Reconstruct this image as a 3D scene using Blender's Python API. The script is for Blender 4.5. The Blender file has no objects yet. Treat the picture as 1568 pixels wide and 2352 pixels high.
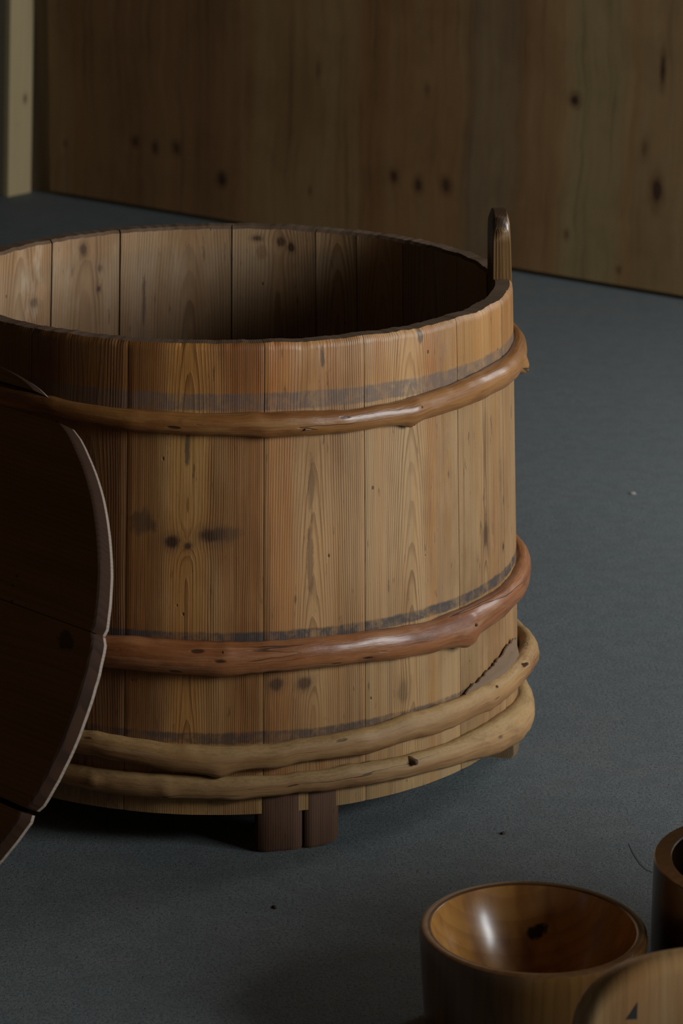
import bpy, bmesh, math, random
from mathutils import Vector, Matrix, noise as mnoise
random.seed(7)
S = bpy.context.scene
COL = S.collection
rad = math.radians
pi = math.pi

# ------------------------------------------------------------------ camera
CAM_H, F_PX, PITCH, ROLL = 1.55, 6600.0, 0.2942, 0.0165
cam = bpy.data.cameras.new('camera')
cam.sensor_fit = 'AUTO'
cam.sensor_width = 36.0
cam.lens = F_PX / 2352 * 36.0
cam.clip_start = 0.05
cam.dof.use_dof = True
cam.dof.focus_distance = 3.78
cam.dof.aperture_fstop = 8.5
camo = bpy.data.objects.new('camera', cam)
COL.objects.link(camo)
fw = Vector((0, math.cos(PITCH), -math.sin(PITCH)))
u0 = Vector((0, math.sin(PITCH), math.cos(PITCH)))
r0 = Vector((1, 0, 0))
rt = r0 * math.cos(ROLL) + u0 * math.sin(ROLL)
upv = u0 * math.cos(ROLL) - r0 * math.sin(ROLL)
m3 = Matrix((rt, upv, -fw)).transposed()
camo.matrix_world = Matrix.Translation((0, 0, CAM_H)) @ m3.to_4x4()
S.camera = camo

# ------------------------------------------------------------------ light
S.view_settings.view_transform = 'Standard'
S.view_settings.look = 'None'
S.view_settings.gamma = 1.0
S.view_settings.use_curve_mapping = False
S.view_settings.exposure = 0.15
wd = bpy.data.worlds.new('world')
S.world = wd
wd.use_nodes = True
wd.node_tree.nodes['Background'].inputs[0].default_value = (0.80, 0.93, 1.0, 1)
wd.node_tree.nodes['Background'].inputs[1].default_value = 0.20


def area(name, loc, target, sx, sy, power, color):
    l = bpy.data.lights.new(name, 'AREA')
    l.shape = 'RECTANGLE'
    l.size, l.size_y, l.energy, l.color = sx, sy, power, color
    o = bpy.data.objects.new(name, l)
    COL.objects.link(o)
    o.location = loc
    o.rotation_euler = (Vector(target) - Vector(loc)).to_track_quat('-Z', 'Y').to_euler()
    return o


# daylight from a tall window to the right of the tub
area('window_light', (4.2, 1.7, 1.95), (-0.1, 4.2, 0.3), 1.9, 1.7, 178, (0.95, 0.98, 1.0))
area('back_floor_fill', (2.25, 5.25, 1.55), (-0.8, 6.8, 0.0), 1.0, 1.0, 25, (0.95, 0.98, 1.0))  # added fill lamp that brightens the floor behind the tub, no real window


# ------------------------------------------------------------------ node helper
class G:
    def __init__(self, name):
        self.mat = bpy.data.materials.new(name)
        self.mat.use_nodes = True
        self.t = self.mat.node_tree
        self.t.nodes.clear()
        self.n, self.l = self.t.nodes, self.t.links

    def put(self, sock, v):
        if isinstance(v, bpy.types.NodeSocket):
            self.l.new(v, sock)
        elif isinstance(v, (tuple, list)) and len(v) == 3 and sock.type == 'RGBA':
            sock.default_value = (*v, 1)
        else:
            sock.default_value = v

    def m(self, op, a, b=0.0, c=0.0, clamp=False):
        x = self.n.new('ShaderNodeMath')
        x.operation = op
        x.use_clamp = clamp
        for i, v in enumerate((a, b, c)):
            self.put(x.inputs[i], v)
        return x.outputs[0]

    def add(self, a, b): return self.m('ADD', a, b)
    def sub(self, a, b): return self.m('SUBTRACT', a, b)
    def mul(self, a, b): return self.m('MULTIPLY', a, b)

    def mix(self, f, a, b, mode='MIX'):
        x = self.n.new('ShaderNodeMix')
        x.data_type = 'RGBA'
        x.blend_type = mode
        self.put(x.inputs[0], f)
        self.put(x.inputs[6], a)
        self.put(x.inputs[7], b)
        return x.outputs[2]

    def ss(self, v, lo, hi, a=0.0, b=1.0):          # smooth map range
        x = self.n.new('ShaderNodeMapRange')
        x.interpolation_type = 'SMOOTHSTEP'
        for i, q in enumerate((v, lo, hi, a, b)):
            self.put(x.inputs[i], q)
        return x.outputs[0]

    def vec(self, x, y, z=0.0):
        c = self.n.new('ShaderNodeCombineXYZ')
        for i, q in enumerate((x, y, z)):
            self.put(c.inputs[i], q)
        return c.outputs[0]

    def noise(self, v, scale=1.0, detail=3.0, rough=0.55, dist=0.0):
        x = self.n.new('ShaderNodeTexNoise')
        self.put(x.inputs['Vector'], v)
        self.put(x.inputs['Scale'], scale)
        self.put(x.inputs['Detail'], detail)
        self.put(x.inputs['Roughness'], rough)
        self.put(x.inputs['Distortion'], dist)
        return x.outputs[0]

    def voro(self, v, scale):
        x = self.n.new('ShaderNodeTexVoronoi')
        self.put(x.inputs['Vector'], v)
        self.put(x.inputs['Scale'], scale)
        return x.outputs['Distance']

    def coords(self, kind):
        if kind == 'uv':
            o = self.n.new('ShaderNodeUVMap')
            o.uv_map = 'uv'
            o = o.outputs[0]
        else:
            o = self.n.new('ShaderNodeTexCoord').outputs['Object']
        s = self.n.new('ShaderNodeSeparateXYZ')
        self.l.new(o, s.inputs[0])
        return s.outputs[0], s.outputs[1], s.outputs[2]

    def out(self, col, rough, height=None, bump=0.3, bdist=0.001, coat=0.0, spec=0.5):
        b = self.n.new('ShaderNodeBsdfPrincipled')
        self.put(b.inputs['Base Color'], col)
        self.put(b.inputs['Roughness'], rough)
        b.inputs['Specular IOR Level'].default_value = spec
        b.inputs['Coat Weight'].default_value = coat
        b.inputs['Coat Roughness'].default_value = 0.18
        if height is not None:
            k = self.n.new('ShaderNodeBump')
            k.inputs['Strength'].default_value = bump
            k.inputs['Distance'].default_value = bdist
            self.l.new(height, k.inputs['Height'])
            self.l.new(k.outputs[0], b.inputs['Normal'])
        o = self.n.new('ShaderNodeOutputMaterial')
        self.l.new(b.outputs[0], o.inputs[0])
        return self.mat


def wood(name, light, dark, tint, pu=0.0, d0=0.015, k=0.08, s=0.0042, contrast=0.75, knots=(),
         bands=(), dust=None, rough=0.45, bump=0.35, coat=0.0, spec=0.5, kind='uv', axes=(0, 1, 2), seed=0.0,
         tint_amt=0.8, wob=0.010, stains=(), streak=1.0, lighten=None, strips=(), zone=None, patina=0.0, squeeze=1.0, thin=0.25):
    """Sawn softwood: growth rings cut at an angle, knots that bend them, streaks, worn patches."""
    g = G(name)
    c = g.coords(kind)
    u, v, w = (c[axes[0]], c[axes[1]], c[axes[2]])
    base = g.vec(g.mul(u, 6.0), g.mul(v, 1.1), g.add(w, seed))
    wobn = g.sub(g.noise(base, 1.0, 2.0), 0.5)
    x = g.add(g.sub(u, pu), g.mul(wobn, wob * 2))
    slow = g.sub(g.noise(g.vec(g.mul(u, 2.0), g.mul(v, 2.2), seed + 3.3), 1.0, 2.0), 0.5)
    dd = g.add(g.add(g.mul(v, k), d0), g.mul(slow, 0.028))
    if kind != 'uv':
        dd = g.add(dd, w)
    kd = kn = None
    for (ku, kv, rx, ry, dk) in knots:
        e = g.m('SQRT', g.add(g.m('POWER', g.m('ABSOLUTE', g.mul(g.sub(u, ku), 1 / rx)), 2.0),
                              g.m('POWER', g.m('ABSOLUTE', g.mul(g.sub(v, kv), 1 / ry)), 2.0)))
        e = g.add(e, g.mul(g.sub(g.noise(g.vec(g.mul(u, 60), g.mul(v, 60), seed), 1.0, 2.0), 0.5), 0.9))
        push = g.m('EXPONENT', g.mul(g.mul(e, e), -0.22))
        x2 = g.mul(push, min(rx, 0.010) * 0.55)
        dd = g.add(dd, x2)
        mk = g.mul(g.ss(e, 1.25, 0.45), dk)
        kd = mk if kd is None else g.m('MAXIMUM', kd, mk)
        rim = g.mul(g.mul(g.ss(e, 2.2, 1.0), dk), 0.45)
        kn = rim if kn is None else g.m('MAXIMUM', kn, rim)
    xs = g.mul(x, squeeze)
    r = g.m('SQRT', g.add(g.mul(xs, xs), g.mul(dd, dd)))
    rr = g.add(g.mul(r, 1 / s), g.mul(g.sub(g.noise(g.vec(g.mul(u, 40), g.mul(v, 6), seed + 9), 1.0, 3.0, 0.6), 0.5), 1.1))
    fr = g.m('FRACT', rr)
    late = g.mul(g.ss(fr, thin, 0.88), g.ss(fr, 1.0, 0.94))
    vary = g.ss(g.noise(g.vec(g.mul(r, 60), g.mul(v, 2), seed + 1.7), 1.0, 2.0), 0.30, 0.66)
    late = g.mul(late, g.add(0.35, g.mul(vary, 0.65)))
    late = g.mul(late, g.ss(g.noise(g.vec(g.mul(u, 22), g.mul(v, 3.5), seed + 41), 1.0, 3.0, 0.6), 0.28, 0.60, 0.5, 1.0))
    fine = g.noise(g.vec(g.mul(u, 900), g.mul(v, 14), w), 1.0, 2.0)
    fib = g.noise(g.vec(g.mul(u, 220), g.mul(v, 5), seed), 1.0, 3.0, 0.7)
    col = g.mix(g.mul(late, contrast), light, dark)
    # broad tone patches running with the grain
    tn = g.ss(g.noise(g.vec(g.mul(u, 16), g.mul(v, 1.3), seed + 5), 1.0, 4.0, 0.6), 0.38, 0.68)
    col = g.mix(g.mul(tn, tint_amt), col, g.mix(1.0, col, tint, 'MULTIPLY'))
    if streak:
        st = g.ss(g.noise(g.vec(g.mul(u, 70), g.mul(v, 1.6), seed + 8), 1.0, 3.0, 0.6), 0.55, 0.78)
        col = g.mix(g.mul(st, 0.42 * streak), col, g.mix(0.35, (0.03, 0.018, 0.01), dark))
    col = g.mix(g.mul(g.sub(1.0, fine), 0.30), col, dark)
    col = g.mix(g.mul(g.ss(fib, 0.5, 0.85), 0.45), col, light)
    if patina:
        bl = g.noise(g.vec(g.mul(u, 9), g.mul(v, 3.2), seed + 21), 1.0, 5.0, 0.62)
        col = g.mix(g.mul(g.ss(bl, 0.44, 0.66), 0.62 * patina), col, g.mix(1.0, col, (0.60, 0.51, 0.42), 'MULTIPLY'))
        col = g.mix(g.mul(g.ss(bl, 0.46, 0.30), 0.40 * patina), col, g.mix(1.0, col, (1.22, 1.15, 1.02), 'MULTIPLY'))
        hl = g.noise(g.vec(g.mul(u, 330), g.mul(v, 2.0), seed + 25), 1.0, 2.0, 0.6)
        col = g.mix(g.mul(g.ss(hl, 0.56, 0.70), 0.45 * patina), col, g.mix(1.0, col, (0.55, 0.46, 0.38), 'MULTIPLY'))
        fk = g.noise(g.vec(g.mul(u, 130), g.mul(v, 24), seed + 31), 1.0, 3.0, 0.65)
        col = g.mix(g.mul(g.ss(fk, 0.63, 0.74), 0.6 * patina), col, (0.055, 0.032, 0.018))
    if lighten:
        ln = g.ss(g.noise(g.vec(g.mul(u, 22), g.mul(v, 7), seed + 2), 1.0, 4.0, 0.65), 0.5, 0.74)
        col = g.mix(g.mul(ln, lighten[1]), col, lighten[0])
    for (ua, ub, soft, sc, amt) in strips:              # heartwood and sapwood stripes of the stave
        uu = g.add(u, g.mul(wobn, 0.02))
        kk = g.mul(g.ss(uu, ua - soft, ua + soft), g.ss(uu, ub + soft, ub - soft))
        kk = g.mul(kk, g.add(0.55, g.mul(g.noise(g.vec(g.mul(u, 12), g.mul(v, 4), seed + 14), 1.0, 3.0), 0.9)))
        col = g.mix(g.m('MULTIPLY', kk, amt, clamp=True), col, g.mix(1.0, col, sc, 'MULTIPLY'))
    if zone:                                            # a colour multiplied in within a height span
        for (z0, z1, soft, zc, amt) in zone:
            zz = g.add(v, g.mul(g.sub(fib, 0.5), 0.02))
            col = g.mix(g.mul(g.mul(g.ss(zz, z0 - soft, z0 + soft), g.ss(zz, z1 + soft, z1 - soft)), amt), col,
                        g.mix(1.0, col, zc, 'MULTIPLY'))
    if kd is not None:
        col = g.mix(kn, col, g.mix(0.35, (0.07, 0.035, 0.02), dark))
        col = g.mix(kd, col, (0.035, 0.016, 0.009))
    for (b0, b1, bc, amt) in bands:
        e1 = g.add(v, g.mul(g.sub(g.noise(g.vec(g.mul(u, 30), g.mul(v, 40), seed), 1.0, 5.0, 0.7), 0.5), 0.009))
        bl = g.mul(g.ss(e1, b0 - 0.0015, b0 + 0.0015), g.ss(e1, b1 + 0.002, b1 - 0.002))
        pt = g.ss(g.noise(g.vec(g.mul(u, 45), g.mul(v, 40), seed + 6), 1.0, 5.0, 0.72), 0.38, 0.58)
        col = g.mix(g.mul(g.mul(bl, g.add(0.45, g.mul(pt, 0.55))), amt), col, bc)
    for (su, sv, rx, ry, sc, amt) in stains:
        e = g.m('SQRT', g.add(g.m('POWER', g.m('ABSOLUTE', g.mul(g.sub(u, su), 1 / rx)), 2.0),
                              g.m('POWER', g.m('ABSOLUTE', g.mul(g.sub(v, sv), 1 / ry)), 2.0)))
        e = g.add(e, g.mul(g.sub(g.noise(g.vec(g.mul(u, 90), g.mul(v, 45), seed + 4), 1.0, 4.0, 0.7), 0.5), 1.7))
        col = g.mix(g.mul(g.ss(e, 1.05, 0.5), amt), col, sc)
    # worm holes, nicks
    sp = g.ss(g.voro(g.vec(g.mul(u, 26), g.mul(v, 15), seed), 1.0), 0.055, 0.03)
    col = g.mix(g.mul(sp, 0.75), col, (0.02, 0.012, 0.008))
    if dust:
        z0, z1, dc, amt = dust
        dn = g.noise(g.vec(g.mul(u, 120), g.mul(v, 60), seed), 1.0, 3.0, 0.7)
        col = g.mix(g.mul(g.mul(g.ss(v, z1, z0), g.ss(dn, 0.25, 0.7)), amt), col, dc)
    h = g.add(g.mul(late, 0.7), g.add(g.mul(fine, 0.35), g.mul(fib, 0.9)))
    h = g.sub(h, g.mul(sp, 1.5))
    ro = g.add(rough, g.mul(g.sub(fib, 0.5), 0.25))
    return g.out(col, ro, h, bump, 0.0009, coat, spec)


def tag(o, label=None, cat=None, group=None, kind=None):
    if label: o['label'] = label
    if cat: o['category'] = cat
    if group: o['group'] = group
    if kind: o['kind'] = kind
    return o


def mk(name, verts, faces, mats, parent=None, uv=None, fm=None, smooth=True, luv=None, auto=40):
    me = bpy.data.meshes.new(name)
    me.from_pydata([tuple(v) for v in verts], [], faces)
    for m in (mats if isinstance(mats, (list, tuple)) else [mats]):
        me.materials.append(m)
    if fm:
        me.polygons.foreach_set('material_index', fm)
    if uv is not None or luv is not None:
        lay = me.uv_layers.new(name='uv')
        if luv is not None:
            i = 0
            for f in luv:
                for q in f:
                    lay.data[i].uv = q
                    i += 1
        else:
            for lp in me.loops:
                lay.data[lp.index].uv = uv[lp.vertex_index]
    bm = bmesh.new()
    bm.from_mesh(me)
    bmesh.ops.recalc_face_normals(bm, faces=bm.faces)
    if smooth:
        for f in bm.faces:
            f.smooth = True
        for e in bm.edges:
            if len(e.link_faces) == 2 and e.calc_face_angle(0) > rad(auto):
                e.smooth = False
    bm.to_mesh(me)
    bm.free()
    o = bpy.data.objects.new(name, me)
    COL.objects.link(o)
    if parent:
        o.parent = parent
    return o


def empty(name, loc=(0, 0, 0)):
    o = bpy.data.objects.new(name, None)
    o.empty_display_size = 0.1
    COL.objects.link(o)
    o.location = loc
    return o


def box_mesh(lo, hi):
    x0, y0, z0 = lo
    x1, y1, z1 = hi
    v = [(x0, y0, z0), (x1, y0, z0), (x1, y1, z0), (x0, y1, z0), (x0, y0, z1), (x1, y0, z1), (x1, y1, z1), (x0, y1, z1)]
    f = [(0, 3, 2, 1), (4, 5, 6, 7), (0, 1, 5, 4), (1, 2, 6, 5), (2, 3, 7, 6), (3, 0, 4, 7)]
    return v, f


# ------------------------------------------------------------------ room
def floor_mat():
    g = G('worn_concrete')
    x, y, z = g.coords('obj')
    p = g.vec(x, y, z)
    big = g.noise(p, 1.1, 3.0)
    mid = g.noise(p, 9.0, 4.0, 0.6)
    fine = g.noise(p, 210.0, 4.0, 0.75)
    grit = g.noise(p, 430.0, 2.0, 0.6)
    col = g.mix(g.ss(big, 0.3, 0.7), (0.114, 0.134, 0.138), (0.126, 0.150, 0.152))
    col = g.mix(g.mul(g.ss(mid, 0.35, 0.7), 0.45), col, (0.150, 0.155, 0.155))
    col = g.mix(g.mul(g.ss(fine, 0.52, 0.38), 0.75), col, (0.046, 0.054, 0.056))
    col = g.mix(g.mul(g.ss(grit, 0.56, 0.70), 0.6), col, (0.27, 0.285, 0.28))
    pit = g.voro(g.vec(g.mul(x, 1.0), g.mul(y, 1.0), z), 75.0)
    pm = g.mul(g.ss(pit, 0.13, 0.05), g.ss(g.noise(p, 45.0, 2.0), 0.52, 0.64))
    col = g.mix(g.mul(pm, 0.85), col, (0.018, 0.02, 0.02))
    blot = g.noise(p, 28.0, 4.0, 0.65)
    col = g.mix(g.mul(g.ss(blot, 0.56, 0.40), 0.35), col, (0.085, 0.098, 0.100))
    chip = g.voro(p, 190.0)
    cm = g.mul(g.ss(chip, 0.22, 0.10), g.ss(g.noise(p, 90.0, 2.0), 0.50, 0.60))
    col = g.mix(g.mul(cm, 0.7), col, (0.022, 0.027, 0.028))
    scr = g.ss(g.noise(g.vec(g.mul(g.add(x, g.mul(y, 0.6)), 6.0), g.mul(g.sub(y, g.mul(x, 0.5)), 70.0), 2.0), 1.0, 2.0), 0.72, 0.80)
    col = g.mix(g.mul(scr, 0.25), col, (0.24, 0.25, 0.25))
    h = g.add(g.add(g.mul(fine, 0.9), g.mul(grit, 0.5)), g.mul(pm, -2.0))
    h = g.add(h, g.mul(mid, 0.6))
    return g.out(col, g.add(0.62, g.mul(fine, 0.2)), h, 0.55, 0.002, 0.0, 0.35)


v, f = box_mesh((-9.0, -2.5, -0.1), (5.0, 11.0, 0.0))
tag(mk('floor', v, f, floor_mat(), smooth=False), kind='structure')

WO = Vector((-0.8603, 8.2434, 0.0))
WU = Vector((0.80042, -0.59944, 0.0))
WN = Vector((-0.59944, -0.80042, 0.0))


def wp(s, n, z):
    return WO + WU * s + WN * n + Vector((0, 0, z))


def wall_box(name, s0, s1, n0, n1, z0, z1, mats, parent=None, uvf=None, bevel=0.0):
    P = [wp(s, n, z) for z in (z0, z1) for (s, n) in ((s0, n0), (s1, n0), (s1, n1), (s0, n1))]
    F = [(0, 3, 2, 1), (4, 5, 6, 7), (0, 1, 5, 4), (1, 2, 6, 5), (2, 3, 7, 6), (3, 0, 4, 7)]
    pr = [(s, n, z) for z in (z0, z1) for (s, n) in ((s0, n0), (s1, n0), (s1, n1), (s0, n1))]
    uv = [uvf(*q) if uvf else (q[0] + q[1], q[2]) for q in pr]
    return mk(name, P, F, mats, parent, uv=uv, smooth=False)


def ply_mat():
    g = G('stained_plywood')
    u, v, w = g.coords('uv')
    U = g.add(u, g.mul(g.sub(g.noise(g.vec(g.mul(u, 2.5), g.mul(v, 3.0), 1.0), 1.0, 3.0), 0.5), 0.08))
    n1 = g.noise(g.vec(g.mul(U, 6.5), g.mul(v, 0.55), 4.0), 1.0, 4.0, 0.6)
    n2 = g.noise(g.vec(g.mul(U, 34), g.mul(v, 1.0), 7.0), 1.0, 4.0, 0.65)
    n3 = g.noise(g.vec(g.mul(U, 150), g.mul(v, 3.0), 7.0), 1.0, 3.0, 0.7)
    col = g.mix(g.ss(n1, 0.36, 0.64), (0.200, 0.098, 0.036), (0.275, 0.168, 0.070))
    # veneer strips of different tone
    def strip(a, b, c, amt, soft=0.03):
        nonlocal col
        k = g.mul(g.ss(U, a - soft, a + soft), g.ss(U, b + soft, b - soft))
        col = g.mix(g.mul(k, amt), col, c)
    strip(-0.1, 0.10, (0.20, 0.135, 0.06), 0.5)
    strip(0.12, 0.70, (0.165, 0.080, 0.033), 0.55)
    strip(0.735, 1.10, (0.245, 0.160, 0.070), 0.5)
    strip(1.12, 1.42, (0.225, 0.120, 0.047), 0.6)
    strip(1.46, 1.62, (0.185, 0.137, 0.075), 0.7)
    strip(1.64, 1.74, (0.24, 0.140, 0.060), 0.55)
    strip(1.76, 1.93, (0.25, 0.200, 0.095), 0.65)
    strip(1.96, 2.6, (0.215, 0.148, 0.066), 0.65)
    col = g.mix(g.mul(g.ss(n2, 0.50, 0.72), 0.55), col, (0.085, 0.048, 0.025))
    col = g.mix(g.mul(g.ss(n2, 0.48, 0.30), 0.22), col, (0.28, 0.20, 0.11))
    col = g.mix(g.mul(g.ss(n3, 0.50, 0.72), 0.25), col, (0.07, 0.04, 0.02))
    K = [(0.327, 0.192, .014, .018, .75), (0.40, 0.182, .012, .019, .8), (0.479, 0.191, .017, .021, .8),
         (1.23, 0.203, .014, .017, .8), (1.308, 0.189, .013, .021, .85), (1.398, 0.200, .018, .023, .75),
         (0.644, 0.123, .017, .022, 1.0), (1.782, 0.462, .015, .018, 1.0), (2.031, 0.262, .017, .042, .9),
         (2.032, 0.562, .008, .042, .9), (1.99, 0.365, .012, .026, .45), (0.972, 0.458, .008, .030, .45),
         (0.062, 0.156, .008, .012, .55), (1.772, 0.118, .008, .015, .5), (1.931, 0.05, .009, .012, .5),
         (0.95, 0.13, .006, .014, .5), (1.33, 0.44, .01, .02, .35)]
    nz = g.mul(g.sub(g.noise(g.vec(g.mul(u, 30), g.mul(v, 24), 0.0), 1.0, 3.0), 0.5), 0.9)
    for (a, b, rx, ry, d) in K:
        e = g.m('SQRT', g.add(g.m('POWER', g.m('ABSOLUTE', g.mul(g.sub(u, a), 1 / rx)), 2.0),
                              g.m('POWER', g.m('ABSOLUTE', g.mul(g.sub(v, b), 1 / ry)), 2.0)))
        e = g.add(e, nz)
        col = g.mix(g.mul(g.ss(e, 1.9, 0.9), d * 0.45), col, (0.075, 0.034, 0.018))
        col = g.mix(g.mul(g.ss(e, 1.05, 0.4), d), col, (0.048, 0.022, 0.013))
    bl = g.noise(g.vec(g.mul(u, 5), g.mul(v, 4), 31.0), 1.0, 5.0, 0.65)
    col = g.mix(g.mul(g.ss(bl, 0.42, 0.66), 0.4), col, g.mix(1.0, col, (0.62, 0.58, 0.55), 'MULTIPLY'))
    col = g.mix(1.0, col, (1.03, 0.985, 0.96), 'MULTIPLY')
    return g.out(col, 0.62, n3, 0.15, 0.0006, 0.0, 0.25)


PLY = ply_mat()
BACKING = wood('dark_backing_wood', (0.26, 0.185, 0.105), (0.15, 0.10, 0.05), (0.8, 0.7, 0.6), s=0.012, rough=0.7,
               contrast=0.5, seed=3)
LEFTPLY = wood('grey_brown_panel_wood', (0.040, 0.031, 0.019), (0.022, 0.015, 0.009), (0.8, 0.8, 0.75), s=0.014, rough=0.75,
               contrast=0.5, seed=8, k=0.02, spec=0.2)
PALE = wood('pale_batten_pine', (0.37, 0.29, 0.155), (0.28, 0.20, 0.095), (0.95, 0.9, 0.85), s=0.012, rough=0.65,
            contrast=0.4, seed=5, knots=((-0.023, 0.275, 0.007, 0.014, 0.7),), k=0.02, streak=0.3, d0=0.06)

wb = wall_box('wall_back', -0.3, 4.6, -0.14, -0.02, 0.0, 2.9, BACKING)
tag(wb, kind='structure')
wall_box('plywood_panel', 0.0, 2.44, -0.018, 0.0, 0.012, 2.44, PLY, wb)
wall_box('plywood_panel', 2.443, 4.6, -0.018, 0.0, 0.004, 2.44, PLY, wb)
wl = wall_box('wall_left', -0.22, -0.10, -0.02, 12.0, 0.0, 2.9, BACKING)
tag(wl, kind='structure')
wall_box('plywood_panel', -0.10, -0.085, 0.045, 1.30, 0.004, 2.44, LEFTPLY, wl, uvf=lambda s, n, z: (n, z))
wall_box('plywood_panel', -0.10, -0.085, 1.303, 4.2, 0.004, 2.44, LEFTPLY, wl, uvf=lambda s, n, z: (n, z))
def batten():
    P, uv = [], []
    for z in (0.0, 0.76):
        k = -0.045 * z
        for (q, n) in ((-0.085, 0.010), (-0.067, 0.010), (-0.067, 0.106), (-0.085, 0.106)):
            P.append(wp(q, n + k, z))
            uv.append((0.03 - n + q * 0.2, z))
    F = [(0, 3, 2, 1), (4, 5, 6, 7), (0, 1, 5, 4), (1, 2, 6, 5), (2, 3, 7, 6), (3, 0, 4, 7)]
    return mk('batten', P, F, PALE, wl, uv=uv, smooth=False)


bt = batten()
tag(bt, label='pale new pine batten fixed upright on the dark left wall')

v, f = box_mesh((-9.0, -2.5, 2.9), (5.0, 11.0, 3.0))
tag(mk('ceiling', v, f, LEFTPLY, uv=[(p[0], p[1]) for p in v], smooth=False), kind='structure')
v, f = box_mesh((-9.0, -2.6, 0.0), (5.0, -2.5, 2.9))
PLASTER = wood('pale_front_wall_boards', (0.50, 0.46, 0.38), (0.42, 0.37, 0.29), (0.95, 0.93, 0.9), s=0.02, rough=0.8, contrast=0.3)
tag(mk('wall_front', v, f, PLASTER, uv=[(p[0], p[2]) for p in v], smooth=False), kind='structure')

# ------------------------------------------------------------------ the tub
TC = Vector((-0.1655, 3.9637, 0.0))
TA, TB, TPSI = 0.4088, 0.3936, 0.791
TZT, TZB, TAPER = 0.6907, 0.0561, 0.029
UR = 0.42                                     # metres per radian of the stave uv


def oval(phi, ex, z):
    k = TAPER * (TZT - z) / (TZT - TZB)
    a, b = TA + k + ex, TB + k + ex
    t = phi - TPSI
    r = a * b / math.sqrt((b * math.cos(t)) ** 2 + (a * math.sin(t)) ** 2)
    return Vector((TC.x + r * math.cos(phi), TC.y + r * math.sin(phi), z))


tub = empty('wooden_tub', (TC.x, TC.y, 0))
tag(tub, 'large round old wooden tub of wide staves bound with branch hoops, on short feet', 'tub')
TUBINV = Matrix.Translation((-TC.x, -TC.y, 0))


def tl(p):
    return Vector((p[0] - TC.x, p[1] - TC.y, p[2]))


EDGE = wood('dark_worn_rim_wood', (0.165, 0.108, 0.068), (0.085, 0.052, 0.032), (0.8, 0.75, 0.7), s=0.003, rough=0.8, seed=4, spec=0.12, patina=0.6)
PURPLE = (0.115, 0.080, 0.066)
BLACKG = (0.045, 0.042, 0.044)
BANDS = ((0.604, 0.626, PURPLE, 0.75), (0.293, 0.3075, BLACKG, 0.9), (0.155, 0.1705, BLACKG, 0.75))
DUST = (0.02, 0.155, (0.30, 0.235, 0.105), 0.55)
ZONE = ((0.626, 0.75, 0.004, (1.04, 0.82, 0.48), 0.85), (0.0, 0.626, 0.004, (1.0, 0.955, 0.84), 1.0))


def U(deg):
    return rad(deg) * UR


# outer joints (degrees about the tub), photographed ones first
OUT = [-16.5, -36.9, -61.0, -80.8, -105.8, -126.0, -149.0, -172.0, -188.0]
PAR = [   # (from, to, light, dark, tint, pith deg, d0, k, knots, stains)
    (-36.9, -16.5, (0.42, 0.275, 0.142), (0.205, 0.115, 0.052), (0.90, 0.76, 0.60), -27.2, 0.020, 0.012,
     ((U(-27.1), 0.376, 0.009, 0.020, 0.55), (U(-17.9), 0.341, 0.003, 0.006, 1.0), (U(-16.9), 0.407, 0.004, 0.006, 0.7)), ()),
    (-61.0, -36.9, (0.47, 0.315, 0.168), (0.205, 0.115, 0.052), (0.92, 0.78, 0.60), -50.8, 0.004, 0.085,
     ((U(-52.7), 0.198, 0.010, 0.018, 0.4),),
     ((U(-47.8), 0.679, 0.006, 0.012, (0.06, 0.035, 0.02), 0.8),)),
    (-80.8, -61.0, (0.46, 0.285, 0.140), (0.215, 0.112, 0.048), (0.88, 0.72, 0.56), -71.6, 0.006, 0.060,
     ((U(-73.2), 0.233, 0.010, 0.010, 0.7), (U(-78.6), 0.236, 0.011, 0.010, 0.75)),
     ((U(-69.7), 0.668, 0.004, 0.016, (0.06, 0.035, 0.02), 0.8), (U(-71.9), 0.50, 0.005, 0.05, (0.16, 0.085, 0.04), 0.7),
      (U(-72.2), 0.40, 0.006, 0.055, (0.16, 0.085, 0.04), 0.7))),
    (-105.8, -80.8, (0.43, 0.262, 0.115), (0.205, 0.102, 0.042), (0.85, 0.66, 0.48), -94.2, 0.010, 0.045,
     ((U(-97.4), 0.430, 0.011, 0.010, 0.95), (U(-94.6), 0.425, 0.006, 0.006, 0.85), (U(-90.1), 0.439, 0.019, 0.011, 0.85)),
     ((U(-103.0), 0.452, 0.022, 0.020, (0.075, 0.042, 0.022), 0.75), (U(-94.7), 0.555, 0.004, 0.035, (0.075, 0.055, 0.035), 0.8),
      (U(-87.3), 0.442, 0.022, 0.012, (0.10, 0.052, 0.026), 0.6))),
    (-126.0, -105.8, (0.30, 0.175, 0.080), (0.15, 0.078, 0.034), (0.85, 0.66, 0.5), -113.0, 0.05, 0.03, (), ()),
]


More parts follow.
